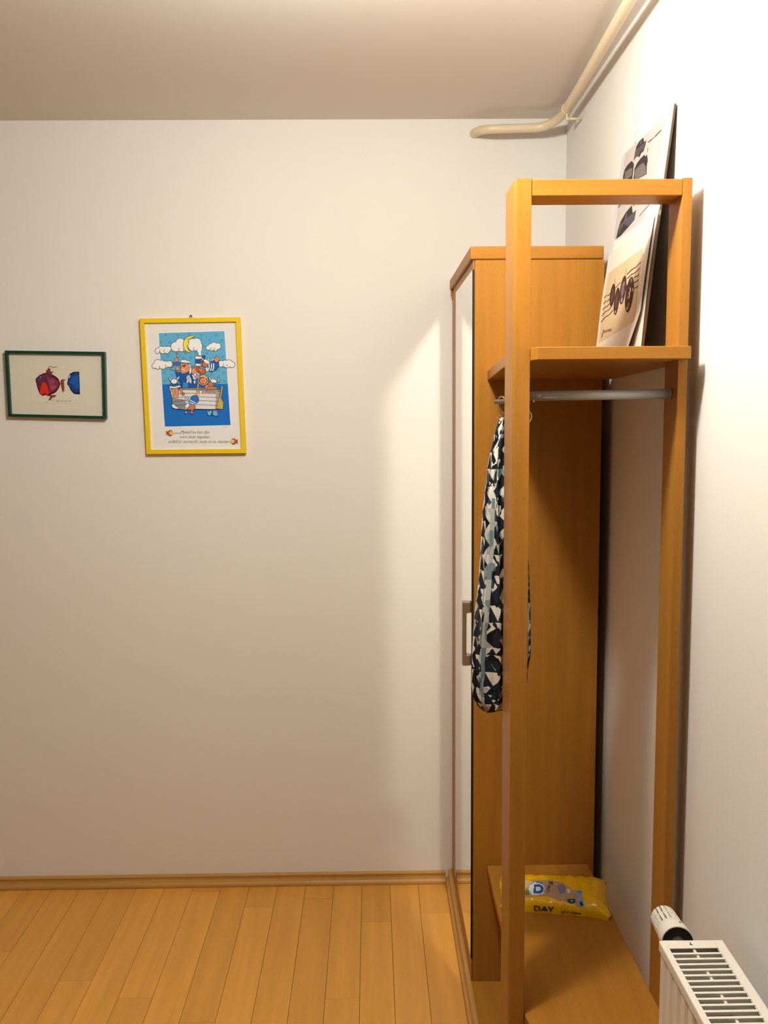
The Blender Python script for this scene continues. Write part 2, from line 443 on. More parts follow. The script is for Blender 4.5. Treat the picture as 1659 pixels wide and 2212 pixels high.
def scarf_material():
    m = bpy.data.materials.new('scarf_print'); m.use_nodes = True
    nt = m.node_tree; L = nt.links.new; b = nt.nodes['Principled BSDF']
    b.inputs['Roughness'].default_value = 0.7; b.inputs['Specular IOR Level'].default_value = 0.2
    uv = N(m, 'ShaderNodeUVMap'); sp = N(m, 'ShaderNodeSeparateXYZ'); L(uv.outputs[0], sp.inputs[0])
    def math_(op, a, b_=None, c=None):
        n = N(m, 'ShaderNodeMath', operation=op)
        for i, v in enumerate((a, b_, c)):
            if v is None: continue
            if isinstance(v, (int, float)): n.inputs[i].default_value = v
            else: L(v, n.inputs[i])
        return n.outputs[0]
    # a slightly wandering pattern in metres of cloth
    nz = N(m, 'ShaderNodeTexNoise'); nz.inputs['Scale'].default_value = 18
    L(uv.outputs[0], nz.inputs['Vector'])
    wob = math_('MULTIPLY', math_('SUBTRACT', nz.outputs['Fac'], 0.5), 0.012)
    U = math_('ADD', sp.outputs[0], wob); V = math_('ADD', sp.outputs[1], wob)
    per = 0.042
    tri = math_('PINGPONG', V, per/2)                        # 0..per/2 up the cloth
    # stepped zigzag bands running down the cloth
    zz = math_('ADD', U, math_('MULTIPLY', tri, 1.05))
    band = math_('FRACT', math_('DIVIDE', zz, 0.058))
    dark1 = math_('LESS_THAN', band, 0.56)
    # triangles between the bands
    t2 = math_('PINGPONG', math_('ADD', V, 0.007), per/2)
    f2 = math_('PINGPONG', U, 0.021)
    dark2 = math_('GREATER_THAN', math_('ADD', f2, math_('MULTIPLY', math_('FRACT', math_('DIVIDE', V, 0.034)), 0.021)), 0.0195)
    # angular patches: colours of the print
    mp = N(m, 'ShaderNodeMapping'); mp.inputs['Scale'].default_value = (40, 30, 1)
    L(uv.outputs[0], mp.inputs['Vector'])
    vo = N(m, 'ShaderNodeTexVoronoi'); vo.distance = 'MANHATTAN'; vo.inputs['Scale'].default_value = 1.0
    L(mp.outputs[0], vo.inputs['Vector'])
    spc = N(m, 'ShaderNodeSeparateColor'); L(vo.outputs['Color'], spc.inputs[0])
    dk = N(m, 'ShaderNodeValToRGB'); dk.color_ramp.interpolation = 'CONSTANT'
    e = dk.color_ramp.elements
    e[0].position = 0; e[0].color = (0.005, 0.006, 0.009, 1)
    e[1].position = 0.40; e[1].color = (0.012, 0.017, 0.034, 1)
    for p, c in ((0.66, (0.012, 0.016, 0.024, 1)), (0.84, (0.045, 0.062, 0.080, 1))):
        q = e.new(p); q.color = c
    L(spc.outputs[0], dk.inputs['Fac'])
    lt = N(m, 'ShaderNodeValToRGB'); lt.color_ramp.interpolation = 'CONSTANT'
    e = lt.color_ramp.elements
    e[0].position = 0; e[0].color = (0.62, 0.60, 0.56, 1)
    e[1].position = 0.48; e[1].color = (0.36, 0.38, 0.36, 1)
    for p, c in ((0.66, (0.70, 0.68, 0.62, 1)), (0.86, (0.17, 0.25, 0.28, 1))):
        q = e.new(p); q.color = c
    L(spc.outputs[1], lt.inputs['Fac'])
    # where the second pattern takes over
    n3 = N(m, 'ShaderNodeTexNoise'); n3.inputs['Scale'].default_value = 24
    L(uv.outputs[0], n3.inputs['Vector'])
    sel = math_('GREATER_THAN', n3.outputs['Fac'], 0.52)
    mixd = N(m, 'ShaderNodeMix'); mixd.data_type = 'FLOAT'
    L(sel, mixd.inputs[0]); L(dark1, mixd.inputs[2]); L(dark2, mixd.inputs[3])
    mx = N(m, 'ShaderNodeMixRGB'); L(mixd.outputs[0], mx.inputs['Fac'])
    L(lt.outputs['Color'], mx.inputs['Color1']); L(dk.outputs['Color'], mx.inputs['Color2'])
    # thin dark outlines
    # plain grey-teal lining stripes
    st = math_('FRACT', math_('DIVIDE', U, 0.118))
    s1 = math_('MULTIPLY', math_('GREATER_THAN', st, 0.24), math_('LESS_THAN', st, 0.33))
    vg = math_('GREATER_THAN', V, 0.16)
    s1 = math_('MULTIPLY', s1, vg)
    mx2 = N(m, 'ShaderNodeMixRGB'); L(s1, mx2.inputs['Fac']); L(mx.outputs[0], mx2.inputs['Color1'])
    tcol = N(m, 'ShaderNodeValToRGB'); tcol.color_ramp.interpolation = 'CONSTANT'
    e = tcol.color_ramp.elements
    e[0].color = (0.36, 0.40, 0.39, 1); e[1].position = 0.5; e[1].color = (0.14, 0.21, 0.23, 1)
    L(spc.outputs[2], tcol.inputs['Fac']); L(tcol.outputs[0], mx2.inputs['Color2'])
    L(mx2.outputs[0], b.inputs['Base Color'])
    return m

def make_scarf():
    Y0 = 1.836
    # z, left x, right x  (metres)
    rows = [(1.533, 0.2600, 0.2800), (1.528, 0.2545, 0.2880), (1.515, 0.2500, 0.2930), (1.485, 0.2420, 0.2950), (1.440, 0.2330, 0.2980),
            (1.390, 0.2275, 0.3010), (1.340, 0.2225, 0.3050), (1.290, 0.2205, 0.3110), (1.240, 0.2175, 0.3160),
            (1.190, 0.2130, 0.3185), (1.140, 0.2085, 0.3215), (1.090, 0.2050, 0.3225), (1.050, 0.2030, 0.3218),
            (1.025, 0.2030, 0.3170), (0.990, 0.2020, 0.3150), (0.965, 0.2045, 0.3130), (0.948, 0.2120, 0.2960),
            (0.938, 0.2220, 0.2700), (0.9335, 0.2290, 0.2500)]
    NU = 168
    zs = [r[0] for r in rows]
    nrow = 120
    bm = bmesh.new(); uvl = bm.loops.layers.uv.new('UVMap')
    rings = []; info = []
    for j in range(nrow+1):
        t = j/nrow
        z = zs[0] + (zs[-1]-zs[0])*t
        for i in range(len(rows)-1):
            if rows[i][0] >= z >= rows[i+1][0]: break
        f = (rows[i][0]-z)/(rows[i][0]-rows[i+1][0])
        xl = rows[i][1]+(rows[i+1][1]-rows[i][1])*f; xr = rows[i][2]+(rows[i+1][2]-rows[i][2])*f
        cx_ = (xl+xr)/2; hw = (xr-xl)/2
        hd = min(0.030, 0.006+hw*0.42)
        ring_ = []
        for k in range(NU):
            a = 2*PI*k/NU
            # hanging folds: deep on the sides that show, wandering slowly with height
            fold = 0.34*math.sin(9*a + 1.6*math.sin(z*5.0)) + 0.20*math.sin(15*a+2.0+z*6) + 0.08*math.sin(23*a - z*9)
            puff = 0.22*math.sin(z*62+3*a) * max(0, min(1, (1.06-z)/0.08))
            q = 1 + (fold+puff)*(0.45 if hw > 0.015 else 0.15)
            ex = math.cos(a); ey = math.sin(a)
            x = cx_ + hw*ex*(1 - 0.10*max(0, fold)*abs(ey)) + 0.004*math.sin(7*a+z*8)*abs(ey)
            y = Y0 + hd*ey*q + 0.002*math.sin(z*30+a*2)
            ring_.append(bm.verts.new((x, y, z)))
        rings.append(ring_); info.append(z)
    for j in range(nrow):
        for k in range(NU):
            f = bm.faces.new((rings[j][k], rings[j+1][k], rings[j+1][(k+1) % NU], rings[j][(k+1) % NU]))
            f.smooth = True
            W_ = 0.42
            for lp, (kk, jj) in zip(f.loops, ((k, j), (k, j+1), (k+1, j+1), (k+1, j))):
                lp[uvl].uv = (W_*kk/NU, (info[0]-info[jj]))
    bm.faces.new(rings[0]); bm.faces.new(rings[-1][::-1])
    o = obj('scarf', bm, scarf_material(), None, loc=(0.265, Y0, 1.53))
    for p in o.data.polygons: p.use_smooth = True
    tag(o, 'navy, white and grey zigzag patterned scarf hanging gathered behind the left rack post', 'scarf')
make_scarf()

# ------------------------------------------------------------------ flat print helper
def homography(src, dst):
    A = []
    for (x, y), (u, v) in zip(src, dst):
        A.append([x, y, 1, 0, 0, 0, -u*x, -u*y, -u]); A.append([0, 0, 0, x, y, 1, -v*x, -v*y, -v])
    _, _, vt = np.linalg.svd(np.array(A, float)); Hm = vt[-1].reshape(3, 3)
    def f(x, y):
        q = Hm @ np.array([x, y, 1.0]); return q[0]/q[2], q[1]/q[2]
    return f

class Print:
    """flat printed shapes laid on a surface; surf(a, b, lift) gives a world point"""
    def __init__(self, hom, surf, ref=(228, 214, 198), step=0.000013, k=0.8):
        self.k = k
        self.h, self.s, self.ref, self.step = hom, surf, ref, step
        self.bm = bmesh.new(); self.mats = []; self.idx = {}; self.layer = 1
    def mi(self, c):
        c = tuple(c)
        if c not in self.idx:
            self.idx[c] = len(self.mats); self.mats.append(ink(c, self.ref, self.k))
        return self.idx[c]
    def P(self, x, y):
        a, b = self.h(x, y); return self.s(a, b, self.layer*self.step)
    def poly(self, pts, c, new=True, ol=None, w=5):
        if new: self.layer += 1
        v = [self.bm.verts.new(self.P(*p)) for p in pts]
        try: self.bm.faces.new(v).material_index = self.mi(c)
        except ValueError: pass
        if ol is not None: self.stroke(list(pts)+[pts[0]], w, ol)
    def stroke(self, pts, w, c, new=True):
        if new: self.layer += 1
        n = len(pts); L_, R_ = [], []
        for i, p in enumerate(pts):
            a = pts[max(i-1, 0)]; b = pts[min(i+1, n-1)]
            if pts[0] == pts[-1] and i in (0, n-1): a, b = pts[-2], pts[1]
            dx, dy = b[0]-a[0], b[1]-a[1]; d = math.hypot(dx, dy) or 1
            L_.append((p[0]-dy/d*w/2, p[1]+dx/d*w/2)); R_.append((p[0]+dy/d*w/2, p[1]-dx/d*w/2))
        for i in range(n-1):
            v = [self.bm.verts.new(self.P(*q)) for q in (L_[i], L_[i+1], R_[i+1], R_[i])]
            self.bm.faces.new(v).material_index = self.mi(c)
    def circ(self, x, y, r, c, new=True, ry=None, ang=0, n=18, ol=None, w=5):
        ry = ry or r; ca, sa = math.cos(ang), math.sin(ang)
        def pt(t, k=0):
            u, v = (r+k)*math.cos(t), (ry+k)*math.sin(t); return (x+u*ca-v*sa, y+u*sa+v*ca)
        if ol is not None: self.poly([pt(2*PI*i/n, w/2) for i in range(n)], ol, new); new = True
        self.poly([pt(2*PI*i/n, -w/2 if ol is not None else 0) for i in range(n)], c, new)
    def blob(self, cs, c, ol, w=6):
        self.layer += 1
        for x, y, r in cs: self.layer += 0.34; self.circ(x, y, r+w/2, ol, new=False)
        self.layer += 1
        for x, y, r in cs: self.layer += 0.34; self.circ(x, y, r-w/2, c, new=False)
    def text(self, s, x, y, size, c, shear=0.0, xs=1.0, ang=0.0, bold=0.0):
        self.layer += 1
        cu = bpy.data.curves.new('t', 'FONT'); cu.body = s; cu.size = size; cu.shear = shear; cu.offset = bold
        cu.resolution_u = 3
        o = bpy.data.objects.new('t', cu); C.objects.link(o)
        dg = bpy.context.evaluated_depsgraph_get(); dg.update()
        me = bpy.data.meshes.new_from_object(o.evaluated_get(dg))
        vs = []
        ca, sa = math.cos(ang), math.sin(ang)
        for v in me.vertices:
            px, py = v.co.x*xs, -v.co.y
            vs.append(self.bm.verts.new(self.P(x+px*ca-py*sa, y+px*sa+py*ca)))
        for p in me.polygons:
            try: self.bm.faces.new([vs[i] for i in p.vertices]).material_index = self.mi(c)
            except ValueError: pass
        bpy.data.objects.remove(o); bpy.data.curves.remove(cu); bpy.data.meshes.remove(me)
    def done(self, name, parent):
        bm = self.bm
        base = wloc(parent)
        bmesh.ops.translate(bm, verts=bm.verts, vec=-base)
        me = bpy.data.meshes.new(name); bm.to_mesh(me); bm.free()
        for m in self.mats: me.materials.append(m)
        o = bpy.data.objects.new(name, me); C.objects.link(o); o.parent = parent
        return o

# ------------------------------------------------------------------ framed pictures
def picture(name, corners, fwid, fdepth, fmat, label, papercol, lean=0.0):
    """corners: TL TR BR BL on the wall (x, z)"""
    tl, tr, br, bl = [Vector((c[0], c[1])) for c in corners]
    yw = YB
    cen = (tl+tr+br+bl)/4
    root = thing(name, (cen.x, yw, cen.y), label, 'picture')
    def S_(a, b, lift=0.0, y=None):        # a 0..1 left to right, b 0..1 bottom to top
        p = bl*(1-a)*(1-b) + br*a*(1-b) + tr*a*b + tl*(1-a)*b
        return Vector((p.x, (yw-0.008 if y is None else y)-lift, p.y))
    Wd = (tr-tl).length; Hd = (tl-bl).length
    fa, fb = fwid/Wd, fwid/Hd
    quads = [((0, 0), (1, 0), (1-fa, fb), (fa, fb)), ((1, 0), (1, 1), (1-fa, 1-fb), (1-fa, fb)),
             ((1, 1), (0, 1), (fa, 1-fb), (1-fa, 1-fb)), ((0, 1), (0, 0), (fa, fb), (fa, 1-fb))]
    for q in quads:
        bm = bmesh.new()
        F = [bm.verts.new(S_(a, b, 0, yw-fdepth)) for a, b in q]; B = [bm.verts.new(S_(a, b, 0, yw-0.0003)) for a, b in q]
        bm.faces.new(F); bm.faces.new(B[::-1])
        for i in range(4): bm.faces.new((F[i], F[(i+1) % 4], B[(i+1) % 4], B[i]))
        obj('frame_bar', bm, fmat, root, bevel=0.0008)
    bm = bmesh.new()
    F = [bm.verts.new(S_(a, b, 0)) for a, b in ((fa, fb), (1-fa, fb), (1-fa, 1-fb), (fa, 1-fb))]
    B = [bm.verts.new(S_(a, b, 0, yw-0.001)) for a, b in ((fa, fb), (1-fa, fb), (1-fa, 1-fb), (fa, 1-fb))]
    bm.faces.new(F); bm.faces.new(B[::-1])
    for i in range(4): bm.faces.new((F[i], F[(i+1) % 4], B[(i+1) % 4], B[i]))
    obj('paper', bm, ink(papercol), root)
    return root, S_

DK = (52, 44, 46)
def yellow_picture():
    M_Y = flat('yellow_frame_paint', alb((232, 184, 14)), 0.4)
    root, S_ = picture('framed_cartoon_print', [(-0.7021, 1.8324), (-0.3962, 1.8347), (-0.3878, 1.4191), (-0.6959, 1.4188)],
                       0.0135, 0.017, M_Y, 'yellow framed print of sailors in a boat under a crescent moon', (226, 213, 200))
    hom = homography([(125, 162), (1412, 148), (1490, 1892), (212, 1905)], [(0, 1), (1, 1), (1, 0), (0, 0)])
    p = Print(hom, S_)
    SKY, SEA, W_, SKIN = (96, 164, 192), (32, 104, 176), (232, 222, 212), (214, 138, 100)
    NAVY, BLUE = (28, 84, 150), (44, 108, 172)
    p.poly([(354, 336), (1214, 314), (1256, 1000), (1294, 1536), (434, 1558), (398, 1005)], (236, 232, 232))
    p.poly([(362, 345), (1208, 322), (1252, 1000), (405, 1005)], SKY)
    p.poly([(405, 1003), (1252, 998), (1287, 1530), (440, 1550)], SEA)
    for x, y in [(453,365),(607,375),(758,355),(908,372),(1100,372),(388,463),(505,463),(1010,438),(1175,443),(478,635),(705,606),(835,597),(985,607),
                 (680,668),(772,662),(1187,652),(428,850),(538,880),(1123,822),(1200,855),(1045,875),(443,955),(1210,960),(1133,905),(940,510),(595,605)]:
        p.circ(x, y, 14, (62, 92, 112), n=8); p.circ(x, y, 8, (150, 178, 186), n=8)
    p.blob([(352,570,34),(392,550,38),(440,558,44),(488,548,36),(410,578,32),(470,575,32),(345,590,20)], W_, DK)
    p.blob([(582,520,64),(640,468,58),(655,535,50),(610,540,40),(700,500,60)], W_, DK)
    p.blob([(795,462,48),(850,472,62),(880,512,46),(800,520,56),(760,500,40),(850,540,36),(700,560,20)], W_, DK)
    p.poly([(848,560),(905,540),(925,540),(908,590),(918,645),(876,645),(872,600)], W_, ol=DK)
    p.poly([(862,540),(915,500),(918,560),(900,600),(880,600)], W_)
    p.blob([(1000,535,30),(1035,515,34),(1072,500,38),(1122,515,42),(1090,550,30),(1040,550,26)], W_, DK)
    p.blob([(310,765,34),(352,730,48),(400,748,56),(450,748,44),(500,742,42),(350,778,32),(420,775,34)], W_, DK)
    p.blob([(1165,740,42),(1215,738,44),(1265,735,48),(1308,752,38),(1240,760,34)], W_, DK)
    for x, y in ((372,590),(428,590),(618,568),(812,562),(1030,565),(1080,572),(370,800),(450,785),(1195,770),(1240,778),(720,440)):
        p.stroke([(x, y), (x+6, y-34)], 6, DK)
    p.poly([(828,384),(780,378),(728,394),(695,428),(678,470),(678,520),(694,562),(728,588),(778,592),(748,562),(738,540),(745,520),(732,505),(752,482),(742,458),(762,424)], (232, 206, 84), ol=DK, w=6)
    p.stroke([(728,428),(744,424),(750,414)], 6, DK); p.stroke([(722,510),(738,520),(724,530)], 5, DK)
    # telescope, raised arm, captain
    p.poly([(515,795),(600,738),(650,725),(640,790),(572,828),(512,815)], (110, 156, 182), ol=DK)
    p.poly([(540,720),(585,700),(650,735),(640,760),(560,760)], BLUE, ol=DK)
    p.stroke([(585,650),(600,680),(560,715)], 26, (200,140,104)); p.circ(592, 690, 26, SKIN, ol=DK)
    p.stroke([(590,655),(600,600)], 8, (150,120,70)); p.circ(615, 635, 18, (150,178,180), ol=(70,80,90))
    p.poly([(572,835),(620,850),(760,840),(812,900),(832,1050),(665,1050),(640,985),(592,900)], NAVY, ol=DK)
    p.poly([(678,980),(740,985),(740,1045),(668,1045)], (52,128,192))
    p.poly([(640,740),(700,728),(760,745),(768,800),(750,840),(700,862),(665,868),(645,845),(665,830),(640,815),(655,785)], SKIN, ol=DK)
    p.circ(690, 760, 24, (176,58,40), n=12); p.stroke([(660,822),(680,812),(700,828)], 9, (236,226,214))
    p.poly([(742,745),(775,750),(782,800),(765,830),(758,780)], (200,196,190), ol=DK)
    p.poly([(652,690),(700,686),(768,712),(766,732),(700,728),(645,722)], W_, ol=DK, w=6)
    p.poly([(630,760),(650,735),(700,732),(690,752)], (206,176,116), ol=DK)
    p.circ(606, 800, 28, SKIN, ol=DK)
    p.circ(745, 915, 26, (196,196,200), ry=34, ang=0.5, ol=DK); p.circ(768, 950, 18, (208,206,206), ry=46, ang=-0.2, ol=DK); p.circ(738, 958, 16, (206,204,204), ry=34, ang=0.3, ol=DK)
    # funnel
    p.poly([(832,640),(962,632),(955,770),(838,768)], (38,84,136), ol=DK)
    p.poly([(834,642),(920,645),(918,678),(836,680)], W_, ol=DK); p.poly([(838,735),(915,740),(915,768),(840,768)], W_, ol=DK)
    # second sailor and fiddler
    p.poly([(792,770),(905,765),(905,800),(792,795)], (150,124,88), ol=DK)
    p.circ(822, 832, 42, SKIN, ol=DK); p.poly([(758,800),(782,785),(786,830),(775,870),(756,868)], W_, ol=DK)
    p.circ(872, 812, 30, (200,84,58), ol=DK); p.circ(925, 838, 42, (200,96,38), ry=34, ol=DK); p.circ(905, 815, 24, SKIN, ol=DK)
    p.poly([(790,880),(860,850),(895,880),(880,930),(815,945)], (216,218,216), ol=DK)
    p.stroke([(805,870),(840,925)], 9, NAVY); p.stroke([(845,862),(880,910)], 12, (66,100,134))
    p.circ(862, 905, 30, SKIN, ry=22, ang=-0.6, ol=DK)
    p.poly([(815,960),(900,920),(925,935),(870,995),(825,1000)], (40,110,170), ol=DK)
    p.poly([(812,960),(840,950),(832,1000),(815,990)], W_, ol=DK)
    # lifebuoy with a face
    p.poly([(905,875),(1000,885),(1010,1000),(900,1010)], (150,142,136), ol=DK)
    p.circ(935, 955, 68, (176,160,146), ol=DK); p.circ(935, 955, 54, (96,72,60)); p.stroke([(905,905),(945,895),(980,925)], 16, (232,206,120))
    p.circ(938, 960, 46, SKIN, ol=DK); p.stroke([(915,975),(935,955),(955,970)], 7, (160,70,40)); p.circ(925, 1000, 26, (196,92,52), ry=14)
    # flying sailor angel at right
    p.poly([(985,740),(1030,720),(1085,700),(1138,700),(1140,770),(1100,820),(1050,845),(985,825)], (34,92,160), ol=DK)
    for x in (1010, 1040, 1068): p.stroke([(x,735),(x+4,780),(x-10,832)], 13, (226,228,228))
    p.circ(962, 752, 42, (186,112,74), ry=32, ang=0.5, ol=DK); p.circ(980, 712, 44, W_, ry=24, ang=0.5, ol=DK)
    p.circ(930, 680, 18, SKIN, ol=DK); p.circ(1110, 682, 32, SKIN, ry=38, ol=DK); p.stroke([(1100,650),(1106,690)], 4, DK)
    p.circ(1002, 685, 9, W_, ry=22, ol=DK); p.circ(1060, 690, 9, W_, ry=26, ang=0.9, ol=DK)
    p.poly([(965,790),(995,785),(1000,830),(975,850)], W_, ol=DK)
    p.stroke([(915,690),(905,780),(900,830)], 9, (150,120,84))
    # right angel leaning on the rail
    p.circ(1035, 1005, 36, (186,112,78), ol=DK); p.poly([(1030,945),(1070,932),(1110,955),(1108,985),(1060,985),(1035,970)], W_, ol=DK, w=6)
    p.circ(1022, 930, 10, W_, ry=24, ang=-0.4, ol=DK); p.circ(1135, 965, 18, (160,186,188), ry=12, ol=DK); p.circ(1135, 940, 8, W_, ry=18, ol=DK)
    p.poly([(945,1060),(975,1010),(1010,1010),(1000,1062)], SKIN, ol=DK)
    # hull
    p.poly([(512,1082),(690,1062),(860,1058),(1010,1062),(1155,1078),(1140,1180),(1122,1315),(1080,1328),(800,1322),(700,1330),(600,1318),(545,1285),(535,1180)], (214,204,196), ol=DK, w=7)
    p.poly([(535,1180),(690,1200),(730,1260),(700,1328),(600,1318),(548,1285)], (140,134,130))
    p.poly([(1090,1085),(1155,1080),(1140,1180),(1122,1315),(1085,1325),(1100,1200)], (164,152,144))
    p.poly([(512,1062),(690,1050),(860,1048),(1012,1052),(1160,1075),(1155,1098),(1010,1078),(860,1076),(690,1074),(520,1090)], (150,124,90), ol=DK)
    for y0, d in ((1118, 4), (1165, 10), (1212, 12), (1265, 14)):
        p.stroke([(532, y0+18), (700, y0), (900, y0), (1142-(y0-1118)*0.12, y0+d)], 6, (84,74,70))
    p.poly([(868,1078),(1120,1086),(1118,1130),(870,1122)], (176,160,148))
    p.text('Bu Palma', 880, 1120, 62, (120,74,52), shear=0.2, xs=0.95)
    p.circ(905, 1100, 12, W_, ry=18)
    p.stroke([(875,990),(858,1110)], 18, (166,140,96)); p.stroke([(860,990),(846,1108)], 3, DK)
    p.poly([(950,1060),(1010,1030),(1110,1035),(1112,1068),(1000,1072)], (196,116,74), ol=DK)
    # oar
    p.poly([(1172,1032),(1194,1034),(1166,1180),(1198,1240),(1190,1326),(1112,1318),(1122,1238),(1144,1180)], (196,158,72), ol=DK)
    # left angel sitting with his back to us
    p.poly([(500,1060),(500,1020),(530,985),(600,985),(648,1010),(660,1050),(630,1060),(560,1075)], (56,88,134), ol=DK)
    p.poly([(505,1025),(560,1038),(640,1018),(645,1034),(560,1056),(505,1044)], W_); p.poly([(500,1052),(560,1072),(560,1082),(505,1072)], W_)
    p.circ(562, 965, 44, W_, ry=34, ol=DK, w=7); p.circ(512, 940, 9, W_, ry=26, ang=-0.8, ol=DK); p.circ(615, 925, 10, W_, ry=30, ang=0.5, ol=DK)
    p.poly([(505,1070),(560,1060),(612,1050),(625,1100),(612,1180),(588,1178),(575,1110),(572,1180),(545,1178),(545,1105),(515,1095)], SKIN, ol=DK)
    p.stroke([(565,1062),(580,1110)], 4, DK)
    p.poly([(635,1060),(660,1050),(672,1100),(700,1130),(672,1148),(650,1120)], SKIN, ol=DK); p.circ(678, 1128, 20, (176,110,80), ol=DK)
    # diving angel
    p.stroke([(832,1112),(850,1160)], 22, SKIN); p.stroke([(870,1118),(862,1160)], 20, SKIN)
    p.circ(826, 1200, 54, BLUE, ol=DK, w=6); p.poly([(770,1190),(800,1180),(850,1240),(820,1262),(770,1270),(745,1230)], BLUE)
    p.stroke([(765,1205),(800,1225),(840,1245)], 10, (228,230,232)); p.stroke([(758,1232),(790,1250),(820,1262)], 10, (228,230,232))
    p.circ(716, 1190, 14, (196,194,190), ry=24, ang=-0.4, ol=DK); p.circ(745, 1200, 12, (196,194,190), ry=26, ang=0.4, ol=DK)
    p.poly([(770,1280),(835,1265),(838,1300),(800,1345),(815,1375),(790,1388),(768,1372),(785,1330),(745,1335),(730,1310)], (190,116,76), ol=DK)
    p.circ(732, 1280, 34, W_, ry=24, ang=-0.9, ol=DK); p.circ(715, 1368, 14, (200,170,190), ol=DK)
    p.poly([(530,1262),(560,1262),(590,1288),(625,1318),(580,1320),(540,1300)], W_, ol=DK)
    # fish
    p.poly([(985,1340),(1010,1355),(1042,1335),(1046,1372),(1018,1412),(995,1390)], (110,184,190), ol=(40,90,130))
    p.poly([(1060,1350),(1090,1335),(1120,1365),(1125,1405),(1085,1412),(1060,1395)], (112,168,204), ol=(40,90,130))
    p.circ(1092, 1350, 24, (190,104,130), ry=12, ang=0.4)
    for sx, x, y in ((1, 522, 1630), (-1, 1322, 1738)):
        p.poly([(x-62*sx, y-30), (x-30*sx, y-4), (x-62*sx, y+30), (x-56*sx, y)], (186,66,46), ol=DK, w=3)
        p.circ(x-8*sx, y, 34, (200,84,50), ry=36, ol=DK, w=4, n=12); p.circ(x+6*sx, y+2, 24, (232,190,70), n=12); p.circ(x+12*sx, y-6, 8, W_, ol=DK, w=3, n=8)
    p.stroke([(552,1632),(650,1632)], 4, DK); p.stroke([(1236,1746),(1292,1742)], 4, DK)
    p.layer = 2
    p.text('Mjesečina kao dan', 636, 1640, 58, DK, shear=0.35, xs=0.86)
    p.layer = 2
    p.text('svira šetar kapetan', 628, 1700, 56, DK, shear=0.35, xs=0.90)
    p.layer = 2
    p.text('anđelčići mornariči, može im se nikama', 480, 1762, 56, DK, shear=0.35, xs=0.83)
    p.text('R. Voljs', 1175, 1562, 22, (150,140,136), shear=0.3)
    p.done('print', root)
    bm = bmesh.new()
    cxn = S_(0.505, 1.0)
    ringp = [(cxn.x+0.0036*math.cos(a), YB-0.006, cxn.z+0.0042+0.0048*math.sin(a)) for a in [i*2*PI/20 for i in range(21)]]
    tube(bm, ringp, 0.0009, 8, caps=False)
    tube(bm, [(cxn.x, YB+0.001, cxn.z+0.0075), (cxn.x, YB-0.010, cxn.z+0.0080)], 0.0014, 10)
    obj('hanger_ring', bm, flat('dark_iron', (0.08, 0.06, 0.05), 0.5, 0.8), root)
yellow_picture()

